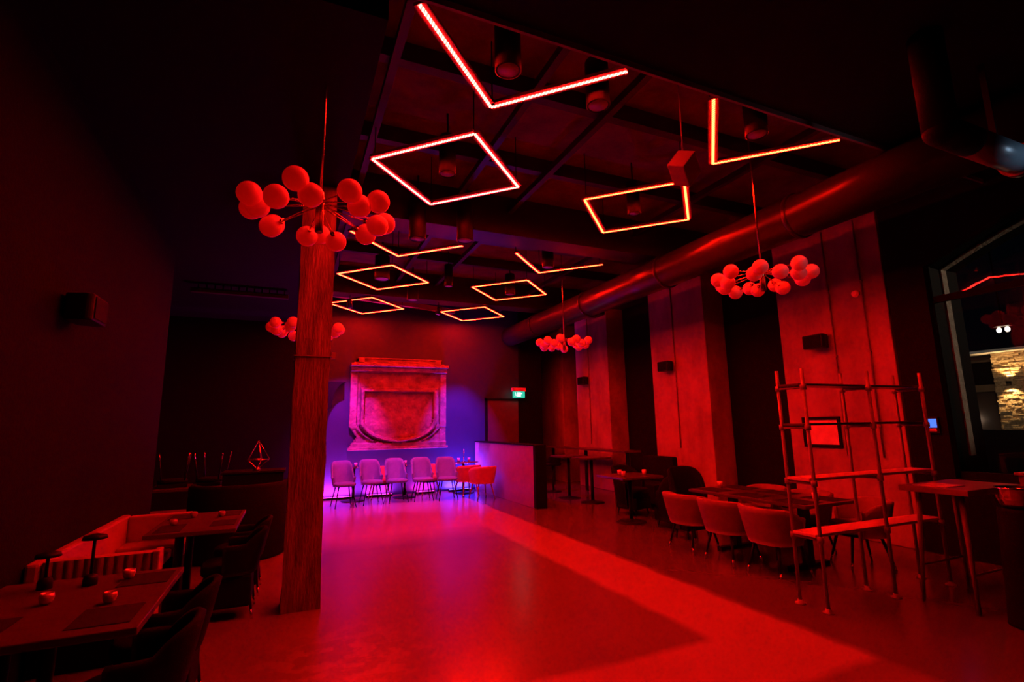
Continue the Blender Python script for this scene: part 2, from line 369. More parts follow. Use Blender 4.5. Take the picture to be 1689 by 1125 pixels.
# ================================================================== TIMBER POST
mb = MB()
n = 26; rows = []
for j in range(n+1):
    z = 4.92*j/n; row = []
    for i in range(16):
        sx_, sy2 = ((-1+2*(i % 4)/4, -1), (1, -1+2*(i % 4)/4), (1-2*(i % 4)/4, 1), (-1, 1-2*(i % 4)/4))[i//4]
        jit = random.uniform(-.006, .006); hw_ = .157+jit+(.012 if z < .12 else 0)
        row.append((.165+sx_*hw_, 5.3+sy2*(.165+jit), z))
    rows.append(row)
mb.grid(rows, closed=True, smooth=False)
po = mb.build('timber_post', mt['timber']); label(po, 'square rough sawn timber post standing left of the dance floor', 'post')
MB().box(-.004, .334, 5.122, 5.478, 2.285, 2.293).build('metal_band', mt['pipe'], po)
MB().box(.34, .375, 5.2, 5.26, 2.28, 2.34).build('bracket', mt['pipe'], po)

# ================================================================== LED DIAMONDS
LZ, HA = 4.3, .8166
CX = (1.442, 3.964); RY = (2.82, 4.88, 6.93, 9.05, 11.35)
def led(cx, cyy, full, m, lab, wd):
    t = thing('led_diamond_light', lab, 'ceiling light', (cx, cyy, LZ), 0, 'red LED diamonds on the ceiling')
    a = HA; Lp, Rp, Fp, Np = (-a, 0, 0), (a, 0, 0), (0, a, 0), (0, -a, 0)
    segs = [(Lp, Fp), (Fp, Rp)]+([(Rp, Np), (Np, Lp)] if full else [])
    for p, q in segs:
        s = MB().bar(p, q, wd, .004).build('light_strip', m, t)
        pz = (p[0], p[1], .0165); qz = (q[0], q[1], .0165)
        MB().bar(pz, qz, .09, .028).build('halo_board', mt['led_halo'], s)  # board added behind each strip to catch a red halo like lens bloom
    hang = [Lp, Rp, Fp]+([Np] if full else [])
    for p in hang: MB().tube((p[0]*.97, p[1]*.97+(.06 if p is not Fp and not full else 0), .03), (p[0]*.97, p[1]*.97+(.06 if p is not Fp and not full else 0), .62), .006, n=6).build('hanger', mt['blackmetal'], t)
    return t
mt['led_halo'] = mat('dark_halo_board', (.12, .11, .11), .5)
N_, F_ = mt['led_near'], mt['led_far']
led(CX[0], RY[0], 0, N_, 'large bright V of white-hot red strips nearest the camera', .026)
led(CX[1], RY[0], 0, F_, 'V of red strips at the upper right under the soffit edge', .026)
led(CX[0], RY[1], 1, N_, 'bright white-red diamond, second in the left row above the chandelier', .026)
led(CX[1], RY[1], 1, F_, 'yellowish diamond, nearest complete one in the right row', .026)
led(CX[0], RY[2], 0, F_, 'thin V of strips right of the big chandelier', .024)
led(CX[1], RY[2], 0, F_, 'thin V of strips in the right row behind the big diamond', .024)
led(CX[0], RY[3], 1, F_, 'middle-distance diamond in the left row, around a black downlight', .024)
led(CX[1], RY[3], 1, F_, 'middle-distance diamond in the right row', .024)
led(CX[0], RY[4], 1, F_, 'farthest diamond of the left row beside the timber post', .024)
led(CX[1], RY[4], 1, F_, 'farthest diamond of the right row near the duct end', .024)

# ================================================================== CYLINDER DOWNLIGHTS
def can(x, y, zb, r, h, lab, first=[None]):
    if first[0] is None:
        t = thing('cylinder_downlight', lab, 'ceiling light', (x, y, zb), 0, 'black cylinder downlights')
        MB().lathe([(.075, .012), (.09, 0), (.1, .005), (.1, .3), (.09, .31)], n=32).build('housing', mt['blackmetal'], t)
        MB().lathe([(.001, .006), (.085, .006), (.085, .011), (.001, .011)], n=32).build('lens', mt['lens'], t)
        MB().tube((0, 0, .31), (0, 0, 4.74-zb if False else .5), .012, n=8).build('stem', mt['blackmetal'], t)
        first[0] = t; t.scale = (r/.1, r/.1, (4.92-zb)/.5); return t
    return dup(first[0], (x, y, zb), 0, lab, scale=(r/.1, r/.1, (4.92-zb)/.5))
for x, y, zb, r, h, lab in (
    (1.37, 3.1, 4.24, .1, .3, 'downlight inside the nearest bright V'),
    (1.38, 4.75, 4.22, .09, .3, 'downlight inside the bright white-red diamond'),
    (2.24, 3.2, 4.24, .1, .3, 'downlight just beyond the right end of the nearest V'),
    (3.86, 3.0, 4.24, .1, .3, 'downlight inside the V at the upper right'),
    (3.86, 4.85, 4.22, .08, .3, 'downlight inside the yellowish near diamond'),
    (3.86, 7.2, 4.22, .1, .3, 'downlight inside the thin V of the right row'),
    (1.37, 8.85, 4.22, .13, .4, 'downlight inside the middle diamond of the left row'),
    (3.96, 9.05, 4.22, .1, .3, 'downlight inside the middle diamond of the right row'),
    (2.62, 8.9, 4.22, .08, .3, 'small downlight between the two diamond rows'),
    (2.2, 10.1, 4.20, .12, .3, 'small downlight before the farthest left diamond'),
    (1.40, 6.2, 4.02, .11, .3, 'tall black downlight just right of the big chandelier'),
    (2.02, 6.1, 4.05, .11, .3, 'dark downlight on the beam between the near diamond and thin V')):
    can(x, y, zb, r, h, lab)
# assumed small track spots, unseen, that wash the back wall (their light is the purple light of the room)
def par(x, y, z, aim, m, lab):
    t = thing('assumed_track_spotlight', lab, 'spotlight', (x, y, z), 0, 'assumed small track spotlights')
    d = (Vector(aim)-Vector((x, y, z))).normalized()
    MB().tube(d*-.1, d*.08, .045, .06, 20).build('housing', mt['blackmetal'], t)
    MB().tube(d*.08, d*.083, .05, .05, 20).build('lens', m, t)
    MB().tube((0, 0, .03), (0, 0, 4.34-z), .008, n=8).build('stem', mt['blackmetal'], t)
    return t
par(1.0, 10.42+.2, 4.15, (1.6, 12, 1), mt['magenta'], 'assumed spotlight with violet lens behind the left diamond row')
par(2.9, 10.42+.2, 4.15, (2.6, 12, 1), mt['magenta'], 'assumed spotlight with violet lens between the far diamonds')
# boxy hanging spotlight
t = thing('box_spotlight', 'square box spotlight hanging on a thin rod at the near ceiling', 'spotlight', (2.86, 2.92, 3.66), .6)
MB().box(-.11, .11, -.08, .08, -.09, .09).build('housing', mt['velvet'], t, .01).rotation_euler = (.5, .45, 0)
MB().tube((0, 0, .08), (0, 0, .66+.6), .005, n=8).build('rod', mt['pipe'], t)
MB().box(-.05, .05, -.02, .02, .06, .1).build('bracket', mt['pipe'], t)

# ================================================================== GLOBE CHANDELIERS
def chandelier(loc, rot, lab, first=[None]):
    if first[0] is not None:
        return dup(first[0], loc, rot, lab)
    t = thing('globe_chandelier', lab, 'chandelier', loc, rot, 'opal globe ring chandeliers')
    MB().tube((0, 0, .1), (0, 0, 4.92-loc[2]), .009, n=10).build('rod', mt['brass'], t)
    MB().lathe([(.02, -.14), (.028, -.13), (.028, .1), (.02, .16), (.012, .17)], n=20).build('hub', mt['brass'], t)
    MB().lathe([(.07, 4.89-loc[2]), (.07, 4.92-loc[2])], n=24).build('ceiling_rose', mt['blackmetal'], t)
    nG = 18
    for i in range(nG):
        a = 2*PI*(i+.3*math.sin(i*2.3))/nG
        rr = (.45, .385)[i % 2]; dz = (.012, -.045)[i % 2]+.012*math.sin(i*1.7)
        p = Vector((rr*math.cos(a), rr*math.sin(a), dz)); h0 = Vector((.02*math.cos(a), .02*math.sin(a), .05 if i % 2 else .08))
        d = (p-h0).normalized()
        ar = MB().tube(h0, p-d*.07, .0045, n=8).tube(p-d*.10, p-d*.062, .016, n=12).build('arm', mt['brass'], t)
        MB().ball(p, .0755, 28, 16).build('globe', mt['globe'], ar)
    first[0] = t; return t
chandelier((.11, 3.5, 3.06), .1, 'largest globe chandelier, hanging in front of the timber post')
chandelier((.14, 7.55, 3.0), .9, 'globe chandelier half hidden behind the timber post')
chandelier((4.52, 3.63, 3.1), .4, 'globe chandelier before the nearest concrete pilaster')
chandelier((4.58, 8.0, 3.09), 1.3, 'small distant globe chandelier under the duct')

# ================================================================== BACK WALL RELIEF
rx0, rx1, rz0, rz1 = 1.27, 3.62, 1.12, 3.06
cxr = (rx0+rx1)/2
def H(x, z):
    u = (x-cxr)/((rx1-rx0)/2); v = (z-rz0)/(rz1-rz0)   # u -1..1, v 0..1
    h = .05
    # inner arch: straight sides down to v=.42 then a semi-ellipse
    au = abs(u); r = .72
    if v >= .36: dist = au-r
    else: dist = math.hypot(u/r, (v-.36)/.26)-1; dist *= r
    if v > .70: dist = max(dist, (v-.70)*2)
    if dist < 0: h = .03+.015*math.sin(u*9)*math.sin(v*7)
    ring = abs(dist-.05)
    if ring < .06 and v < .72: h = .19-.07*(ring/.06)**2
    elif dist > 0 and dist < .17 and v < .72: h = .04
    ring2 = abs(dist-.19)
    if ring2 < .025 and v < .72: h = .11
    if .69 < v < .725 and au < .8: h = .17
    if .74 < v < .93 and au < .8: h = .02
    if au > .86: h = .10 if v > .24 else .07
    if .80 < au < .845 and v > .3: h = .03
    if v < .06: h = .12
    if v > .94: h = .19
    p = Vector((x, z, 0)); s1 = noise.fractal(p*3, 1, 2, 5)+.5*noise.fractal(p*11, 1, 2, 4)
    return h+.016*s1
NX, NZ = 110, 92
mb = MB(); idx = {}
def inside_r(x, z):
    v = (z-rz0)/(rz1-rz0); u = (x-rx0)/(rx1-rx0)
    if v < .27 and u < .075*(1-abs(v-.14)/.13): return False
    return True
vs = []; fs = []
for j in range(NZ+1):
    for i in range(NX+1):
        x = rx0+(rx1-rx0)*i/NX; z = rz0+(rz1-rz0)*j/NZ
        vs.append((x, BW-.03-H(x, z), z))
bn = len(vs)
for j in range(NZ+1):
    for i in range(NX+1):
        x = rx0+(rx1-rx0)*i/NX; z = rz0+(rz1-rz0)*j/NZ
        vs.append((x, BW-.004, z))
W_ = NX+1
ok = lambda i, j: 0 <= i < NX and 0 <= j < NZ and inside_r(rx0+(rx1-rx0)*(i+.5)/NX, rz0+(rz1-rz0)*(j+.5)/NZ)
for j in range(NZ):
    for i in range(NX):
        if not ok(i, j): continue
        a, b_, c, d = j*W_+i, j*W_+i+1, (j+1)*W_+i+1, (j+1)*W_+i
        fs.append((a, b_, c, d)); fs.append((bn+d, bn+c, bn+b_, bn+a))
        if not ok(i-1, j): fs.append((a, d, bn+d, bn+a))
        if not ok(i+1, j): fs.append((c, b_, bn+b_, bn+c))
        if not ok(i, j-1): fs.append((b_, a, bn+a, bn+b_))
        if not ok(i, j+1): fs.append((d, c, bn+c, bn+d))
mb.add(vs, fs)
rl = mb.build('stone_relief', mt['stone']); label(rl, 'large weathered carved stone relief with a round-bottomed shield on the back wall', 'wall relief')
mb = MB(); mb.box(rx0-.02, rx1+.02, BW-.32, BW-.01, rz1, rz1+.07); mb.box(rx0+.06, rx1-.06, BW-.18, BW-.01, rz1+.07, rz1+.11)
mb.box(rx0+.16, rx1-.16, BW-.16, BW-.01, rz1+.11, rz1+.19); mb.box(rx0+.13, rx1-.13, BW-.19, BW-.01, rz1+.19, rz1+.22)
mb.box(rx0+.16, rx0+.3, BW-.21, BW-.01, rz1+.10, rz1+.2); mb.box(rx1-.3, rx1-.16, BW-.21, BW-.01, rz1+.10, rz1+.2)
mb.build('cornice', mt['stone'], rl, .012)
mb = MB(); mb.box(rx0-.02, rx1+.03, BW-.21, BW-.01, rz0-.04, rz0+.02)
mb.build('base_ledge', mt['stone'], rl, .01)
# black curved bracket on the wall left of the relief
pts = [(.5, 2.66), (1.14, 2.66)]+[(1.14-.30*math.sin(PI/2*i/8), 2.66-.57*(1-math.cos(PI/2*i/8))-.04*i/8) for i in range(1, 9)]+[(.5, 2.03)]
mb = MB(); mb.prism_y(pts, BW-.4, BW-.01)
label(mb.build('wall_bracket', mt['black']), 'black curved wall bracket between the timber post and the relief', 'bracket')
# floor level wash fixtures behind the chair row, assumed from the wall's purple light
def wash(x, m, lab, power, col, wd=.5, aim=None):
    t = thing('assumed_wall_washer', lab, 'light fixture', (x, 12.42, .0), 0, 'assumed wall washers behind the back tables')
    MB().box(-wd/2, wd/2, -.04, .04, 0, .05).build('housing', mt['blackmetal'], t, .004)
    MB().box(-wd/2+.02, wd/2-.02, -.03, .03, .051, .056).build('lens', m, t)
    area('assumed_wash_lamp', (x, 12.42, .07), aim or (x, 12.58, .9), wd, power, col, sy_=.06)
mag, blu, vio = (1, .02, .62), (.14, .03, 1), (.62, .02, 1)
wash(.95, mt['magenta'], 'assumed magenta wall washer at the left end behind the chairs', 70, mag, .9)
wash(2.0, mt['magenta'], 'assumed magenta wall washer below the left half of the relief', 35, mag, .6)
wash(3.1, mt['magenta'], 'assumed magenta wall washer below the right half of the relief', 30, (1, .01, .35), .5)
wash(3.98, mt['bluelens'], 'assumed blue wall washer at the right end beside the partition', 90, blu, .6)
spot('assumed_violet_spot', (1.0, 10.75, 4.1), (1.4, 11.3, .6), 260, (.9, .03, 1), 50)  # assumed violet light on the chairs, from the left track spot
spot('assumed_violet_spot', (2.9, 10.75, 4.1), (3.0, 11.2, .6), 260, (.7, .04, 1), 50)  # same for the right track spot, also assumed
spot('assumed_relief_spot', (2.45, 10.3, 4.2), (2.45, 12.6, 1.7), 6, (1, .004, .03), 50)  # assumed red light on the relief, source unseen
spot('added_wall_violet', (1.1, 10.9, 4.0), (1.1, 12.6, 1.2), 750, (1, .015, .8), 48, .9)  # violet light added to brighten the left of the back wall
spot('added_wall_blue', (3.7, 10.9, 4.0), (4.05, 12.6, 1.2), 800, (.25, .02, 1), 44, .9)  # blue light added to brighten the right of the back wall
spot('added_partition_spot', (3.2, 10.4, 4.1), (4.65, 10.8, .9), 60, (.7, .02, .8), 50)  # light added to tint the partition, no fixture built

# ================================================================== CHAIRS
def leg_pair(t, pts, m, tip, r0=.017, r1=.010):
    for p, q in pts:
        p = Vector(p); q = Vector(q); c = p.lerp(q, .78)
        l = MB().tube(p, c, r0, r0*.75, 12).build('leg', m, t)
        MB().tube(c, q, r0*.76, r1, 12).build('leg_tip', tip, l)
def shell(rb, rt, z0, ztop, zarm, span, th=.045, leanb=.05, n=28, m=7, sq=2.6, kw=.92, kp=3.2):
    """outer/inner upholstered tub shell; back is at -y, open towards +y"""
    outer = []; inner = []
    for j in range(m+1):
        v = j/m; ro = []; ri = []
        for i in range(n+1):
            a = -span+2*span*i/n                      # angle from the back
            k = max(0., 1-(abs(a)/(kw*span))**kp)**.55
            top = zarm+(ztop-zarm)*k
            z = z0+(top-z0)*v
            rr = rb+(rt-rb)*(v**.8)
            ca, sa = math.cos(a), math.sin(a)
            f = (abs(ca)**sq+abs(sa)**sq)**(-1/sq)
            for lst, r_ in ((ro, rr), (ri, rr-th)):
                lst.append((r_*f*sa, -r_*f*ca-leanb*v*k, z))
        outer.append(ro); inner.append(ri)
    rim = [[tuple((a+b)/2+(th*.35 if i == 2 else 0) for i, (a, b) in enumerate(zip(p, q))) for p, q in zip(outer[-1], inner[-1])]]
    mb = MB()
    seq = outer+rim+inner[::-1]
    loop = [list(c) for c in zip(*seq)]
    mb.grid(loop+[], smooth=True)
    k0 = len(mb.v); L_ = len(loop[0])
    mb.f.append(tuple(range(L_))); mb.sm.append(False)
    mb.f.append(tuple(range(k0-1, k0-1-L_, -1))); mb.sm.append(False)
    # bottom closing
    nb = len(loop)
    for i in range(nb-1):
        mb.f.append((i*L_, i*L_+L_-1, (i+1)*L_+L_-1, (i+1)*L_)); mb.sm.append(True)
    return mb
def cushion(rx, ry, z0, z1, cyy=0, n=32, sq=3):
    mb = MB(); rows = []
    for z, s in ((z0, .9), (z0+.012, .98), ((z0+z1)/2, 1), (z1-.015, .97), (z1-.003, .88), (z1, .5)):
        row = []
        for i in range(n):
            a = 2*PI*i/n; ca, sa = math.cos(a), math.sin(a); f = (abs(ca)**sq+abs(sa)**sq)**(-1/sq)
            row.append((rx*s*f*ca, cyy+ry*s*f*sa, z))
        rows.append(row)
    mb.grid(rows, closed=True)
    k = len(mb.v); mb.f.append(tuple(range(k-n, k))); mb.sm.append(True); mb.f.append(tuple(range(n-1, -1, -1))); mb.sm.append(False)
    return mb
def tub_chair(name, lab, group, fab, legm, loc, rz):
    t = thing(name, lab, 'chair', loc, rz, group)
    shell(.255, .30, .33, .70, .60, 1.9).build('backrest', fab, t)
    cushion(.235, .24, .36, .47, .02).build('seat', fab, t)
    MB().lathe([(.2, .325), (.215, .34), (.215, .36), (.2, .362)], n=28).build('seat_base', mt['darkfab'], t)
    leg_pair(t, [((sx_*.15, sy2*.15, .33), (sx_*.215, sy2*.225, 0)) for sx_ in (-1, 1) for sy2 in (-1, 1)], legm, mt['brass'])
    return t
def shell_chair(name, lab, group, fab, loc, rz):
    t = thing(name, lab, 'chair', loc, rz, group)
    shell(.20, .245, .40, .90, .58, 1.75, th=.04, leanb=.11, sq=2.8, kw=.66, kp=6).build('backrest', fab, t)
    cushion(.22, .23, .42, .49, .05).build('seat', fab, t)
    leg_pair(t, [((sx_*.13, sy2*.13+.02, .42), (sx_*.21, sy2*.21+.02, 0)) for sx_ in (-1, 1) for sy2 in (-1, 1)], mt['blackmetal'], mt['blackmetal'], .013, .009)
    return t
g1 = 'pale tub chairs at the long right-hand table'
c0 = tub_chair('tub_chair', 'pale tub chair on the near side of the long table, farthest from the shelf', g1, mt['velvet'], mt['blackmetal'], (4.83, 5.27, 0), -PI/2)
for x, y, a, lab in ((4.83, 4.65, -PI/2, 'pale tub chair on the near side of the long table, middle of three'),
                     (4.83, 4.03, -PI/2-.05, 'pale tub chair on the near side of the long table, beside the pipe shelf'),
                     (5.98, 5.2, PI/2, 'pale tub chair on the wall side of the long table, far end'),
                     (5.98, 4.56, PI/2, 'pale tub chair on the wall side of the long table, middle'),
                     (5.92, 3.86, PI/2-.5, 'pale tub chair on the wall side of the long table, seen behind the pipe shelf')):
    dup(c0, (x, y, 0), a, lab)
g2 = 'violet lit high backed chairs along the back'
s0 = shell_chair('shell_chair', 'high-backed shell chair facing us, nearest the timber post', g2, mt['velvet_grey'], (1.08, 11.25, 0), PI+.15)
for x, y, a, lab in ((1.66, 11.38, PI+.1, 'high-backed shell chair facing us, second from the timber post'),
                     (2.2, 11.4, PI+.05, 'high-backed shell chair facing us, middle of the row of five'),
                     (2.76, 11.35, PI-.05, 'high-backed shell chair facing us, second from the right of five'),
                     (3.28, 11.2, PI-.1, 'high-backed shell chair facing us, tallest looking one at the right of five')):
    dup(s0, (x, y, 0), a, lab)
r0 = tub_chair('rust_tub_chair', 'rust velvet tub chair at the right end of the back row, by the partition', 'rust tub chairs at the back tables', mt['velvet_red'], mt['velvet_red'], (4.02, 10.95, 0), .1)
dup(r0, (3.84, 11.5, 0), .2, 'rust tub chair just right of the tallest looking shell chair')
dup(r0, (3.06, 11.95, 0), PI, 'rust tub chair showing between the two right shell chairs')
dup(r0, (1.93, 11.98, 0), PI, 'rust tub chair showing behind the second and middle shell chairs')
# back tables with round bases
def ped_table(name, lab, cat, loc, size, h, group=None, rnd=False, topm=None, base_r=.22, rz=0):
    t = thing(name, lab, cat, loc, rz, group)
    if rnd: MB().lathe([(size[0]/2-.01, h-.03), (size[0]/2, h-.025), (size[0]/2, h-.004), (size[0]/2-.006, h)], n=40).build('tabletop', topm or mt['darktop'], t)
    else: MB().box(-size[0]/2, size[0]/2, -size[1]/2, size[1]/2, h-.035, h).build('tabletop', topm or mt['darktop'], t, .004)
    MB().tube((0, 0, .02), (0, 0, h-.035), .032, n=20).build('column', mt['blackmetal'], t)
    MB().lathe([(base_r, 0), (base_r, .012), (base_r*.6, .022), (.05, .035), (.035, .06)], n=36).build('base', mt['blackmetal'], t)
    MB().box(-.15, .15, -.02, .02, h-.055, h-.036).box(-.02, .02, -.15, .15, h-.055, h-.036).build('top_bracket', mt['blackmetal'], t)
    return t
gb = 'small tables behind the back chair row'
tb0 = ped_table('bistro_table', 'small square table behind the two leftmost shell chairs', 'table', (1.36, 12.0, 0), (.6, .5), .75, gb, base_r=.26)
tb0.children[2].data.materials[0] = mt['chrome']
bt = [(1.36, 11.66), (2.5, 11.66), (3.62, 11.35)]
dup(tb0, (2.5, 12.0, 0), 0, 'small square table with glasses behind the middle shell chairs')
dup(tb0, (3.95, 12.06, 0), 0, 'small square table behind the rust chair at the partition')
def wineglass(lab, group):
    t = thing('wine_glass', lab, 'glass', (0, 0, 0), 0, group)
    MB().lathe([(.034, 0), (.034, .002), (.006, .006), (.0035, .02), (.0035, .085), (.012, .095), (.032, .12), (.036, .15), (.028, .2), (.0265, .2), (.034, .15), (.03, .122), (.001, .098)], n=20).build('bowl', mt['clear'], t)
    return t
def tumbler(name, lab, group, loc):
    o = MB().lathe([(.001, 0), (.032, 0), (.037, .085), (.0345, .085), (.03, .012), (.001, .01)], loc, n=20).build(name, mt['glassware'])
    return label(o, lab, 'glass', group)
gg = 'glasses on the back tables'
for i, (x, y, lab) in enumerate(((2.38, 11.9, 'glass at the left edge of the table behind the middle chairs'), (2.5, 11.95, 'glass in the centre of the table behind the middle chairs'),
        (2.64, 11.88, 'glass at the right edge of the table behind the middle chairs'), (1.38, 11.9, 'glass on the leftmost back table'), (3.8, 11.98, 'glass left of the candlestick on the right back table'), (4.08, 12.02, 'glass right of the candlestick on the right back table'))):
    tumbler('tumbler', lab, gg, (x, y, .7505))
o = thing('candlestick', 'slim candlestick on the back table nearest the partition', 'candlestick', (3.94, 12.0, .7505))
MB().lathe([(.05, 0), (.05, .008), (.012, .02), (.009, .2), (.025, .215), (.022, .225)], n=20).build('holder', mt['chrome'], o)
MB().lathe([(.011, .22), (.011, .29), (.004, .3)], n=12).build('candle', mt['paper'], o)

# ================================================================== RIGHT: LONG TABLE
t = thing('dining_table', 'long dark dining table between two rows of pale tub chairs', 'table', (5.38, 4.6, 0))
MB().box(-.42, .42, -.85, .85, .685, .72).build('tabletop', mt['darktop'], t, .006)
for y in (-.5, .5):
    MB().box(-.045, .045, y-.045, y+.045, .03, .684).box(-.3, .3, y-.04, y+.04, 0, .035).box(-.3, .3, y-.03, y+.03, .65, .684).build('trestle', mt['blackmetal'], t, .004)
gm = 'black placemats on the long right-hand table'
pm = None
for i, (x, y, lab) in enumerate(((5.16, 5.2, 'black placemat at the far left corner of the long table'), (5.16, 4.6, 'black placemat at the middle of the long table, near side'), (5.16, 4.0, 'black placemat at the shelf end of the long table, near side'),
                       (5.62, 5.2, 'black placemat at the far right corner of the long table'), (5.62, 4.6, 'black placemat at the middle of the long table, wall side'), (5.62, 4.0, 'black placemat at the shelf end of the long table, wall side'))):
    if pm is None: pm = label(MB().box(-.15, .15, -.2, .2, 0, .003).build('placemat', mt['placemat'], loc=(x, y, .7205)), lab, 'placemat', gm)
    else:
        q = pm.copy(); COL.objects.link(q); q.location = (x, y, .7205); q['label'] = lab
for x, y, lab in ((5.38, 5.3, 'small tumbler at the far end of the long table'), (5.4, 3.95, 'small tumbler at the shelf end of the long table')):
    tumbler('tumbler', lab, 'tumblers on the long table', (x, y, .7205))
# ---- small pedestal table further back
ped_table('pedestal_table', 'low dark pedestal table with glasses beyond the tub chairs', 'table', (5.22, 7.1, 0), (.8, .75), .75, base_r=.24)
for x, y, lab in ((5.0, 6.95, 'glass at the left of the pedestal table beyond the tub chairs'), (5.1, 7.2, 'glass at the far side of the pedestal table beyond the tub chairs'), (5.45, 7.0, 'glass at the right of the pedestal table beyond the tub chairs')):
    tumbler('tumbler', lab, 'glasses on the pedestal table', (x, y, .7505))
# black armchairs
def black_chair(name, lab, loc, rz, ht=.82, first=[None]):
    t = thing(name, lab, 'chair', loc, rz, 'black high backed armchairs')
    shell(.25, .30, .12, ht, .55, 1.8, th=.06, leanb=.06).build('backrest', mt['darkfab'], t)
    cushion(.25, .25, .30, .45, .02).build('seat', mt['darkfab'], t)
    MB().box(-.22, .22, -.2, .24, .1, .3).build('seat_base', mt['darkfab'], t, .02)
    leg_pair(t, [((sx_*.17, sy2*.17, .13), (sx_*.19, sy2*.19, 0)) for sx_ in (-1, 1) for sy2 in (-1, 1)], mt['blackmetal'], mt['blackmetal'], .015, .012)
    return t
b0 = black_chair('black_armchair', 'black armchair between the pedestal table and the long table', (5.55, 6.42, 0), 0)
dup(b0, (5.3, 5.8, 0), PI, 'black armchair at the far head of the long table', scale=(1.0, .6, 1.15))
dup(b0, (5.75, 7.75, 0), PI+.3, 'black armchair beyond the pedestal table')
# ---- bar tables along the wall
gp = 'tall pedestal tables before the far pilasters'
bt0 = ped_table('bar_table', 'tall pedestal table nearest to us in the far group', 'table', (5.82, 9.2, 0), (.6, .6), .92, gp, base_r=.24)
dup(bt0, (5.72, 9.98, 0), 0, 'tall pedestal table in the middle of the far group')
st = thing('bar_stool', 'black bar stool beside the far partition post', 'stool', (5.92, 11.1, 0))
cushion(.19, .19, .62, .69).build('seat', mt['darkfab'], st)
MB().tube((0, 0, .03), (0, 0, .62), .025, n=16).build('column', mt['blackmetal'], st)
MB().lathe([(.2, 0), (.2, .012), (.1, .02), (.03, .04)], n=30).build('base', mt['blackmetal'], st)
shell(.17, .19, .66, .88, .74, 1.3, th=.03, leanb=.03).build('backrest', mt['darkfab'], st)
wc = thing('wall_counter', 'narrow dark counter running along the far pilasters', 'counter', (6.75, 10.9, 0))
MB().box(-.22, .22, -1.9, 1.9, .98, 1.02).build('worktop', mt['darktop'], wc, .004)
for y in (-1.7, 0, 1.7): MB().box(-.03, .03, y-.03, y+.03, 0, .98).build('leg', mt['blackmetal'], wc)
bb = thing('bench_seat', 'dark upholstered bench behind the tall tables', 'bench', (6.55, 8.2, 0))
MB().box(-.3, .25, -.45, .45, .1, .46).build('seat', mt['darkfab'], bb, .03)
MB().box(.17, .3, -.45, .45, .46, .95).build('backrest', mt['darkfab'], bb, .03)
MB().box(-.25, .25, -.4, .4, 0, .1).build('plinth', mt['black'], bb)

# ================================================================== WALL SPEAKERS
def speaker(loc, rz, lab, s=1, first=[None]):
    if first[0] is not None: return dup(first[0], loc, rz, lab, scale=(s, s, s))
    t = thing('wall_speaker', lab, 'loudspeaker', loc, rz, 'black wall loudspeakers')
    # local -y is the front
    pts = [(-.15, -.2), (.15, -.2), (.17, -.16), (.13, -.02), (-.13, -.02), (-.17, -.16)]
    MB().prism(pts, -.1, .1).build('cabinet', mt['blackmetal'], t, .015)
    MB().box(-.13, .13, -.207, -.2, -.08, .08).build('grille', mt['black'], t, .002)
    MB().box(-.03, .03, -.03, 0, -.05, .05).build('bracket', mt['blackmetal'], t)
    first[0] = t; return t
speaker((7.2, 4.9, 2.75), -PI/2, 'black loudspeaker on the nearest pilaster')
speaker((7.2, 8.2, 2.76), -PI/2, 'black loudspeaker on the middle pilaster')
speaker((7.2, 11.45, 2.74), -PI/2, 'black loudspeaker on the far pilaster beside the distant chandelier')
speaker((-1.55, 4.6, 2.5), PI/2, 'black loudspeaker high on the dark left wall')
# conduits, alarm, picture on pilaster 4
for y, zt, x, lab in ((4.69, 4.4, 7.18, 'vertical conduit on the nearest pilaster, left'), (4.22, 4.4, 7.18, 'vertical conduit on the nearest pilaster, right'), (8.02, 4.4, 7.185, 'vertical conduit on the middle pilaster'), (11.3, 4.4, 7.185, 'vertical conduit on the far pilaster')):
    o = MB().tube((x, y, 1.1), (x, y, zt), .012, n=10).build('conduit', mt['pipe']); label(o, lab, 'conduit', 'wall conduits')
    for z in (1.5, 2.5, 3.5): MB().box(x-.012, 7.199, y-.02, y+.02, z, z+.02).build('clip', mt['pipe'], o)
o = thing('alarm_strobe', 'small red round alarm on the nearest pilaster above the shelf', 'alarm', (7.2, 4.3, 3.34))
MB().tube((-.001, 0, 0), (-.03, 0, 0), .05, n=20).build('base', mt['paper'], o)
MB().tube((-.03, 0, 0), (-.07, 0, 0), .045, .035, n=20).build('dome', mt['globe'], o)
o = thing('framed_picture', 'dark framed paper sheet on the nearest pilaster behind the shelf', 'picture', (7.2, 5.04, 1.43))
fr = MB()
fr.box(-.03, -.001, -.29, .29, -.22, -.18).box(-.03, -.001, -.29, .29, .18, .22).box(-.03, -.001, -.29, -.25, -.18, .18).box(-.03, -.001, .25, .29, -.18, .18)
fr.build('frame', mt['black'], o, .003)
MB().box(-.012, -.002, -.25, .25, -.18, .18).build('sheet', mt['paper'], o)
o = thing('wall_terminal', 'small glowing blue screen on the dark wall beside the window', 'screen', (7.2, 3.62, 1.52))
MB().box(-.03, -.001, -.075, .075, -.1, .1).build('casing', mt['blackmetal'], o, .004)
MB().box(-.032, -.0302, -.055, .055, -.03, .075).build('display', mt['screen'], o)
MB().box(-.032, -.0302, -.045, .045, -.075, -.04).build('keypad', mt['lens'], o)

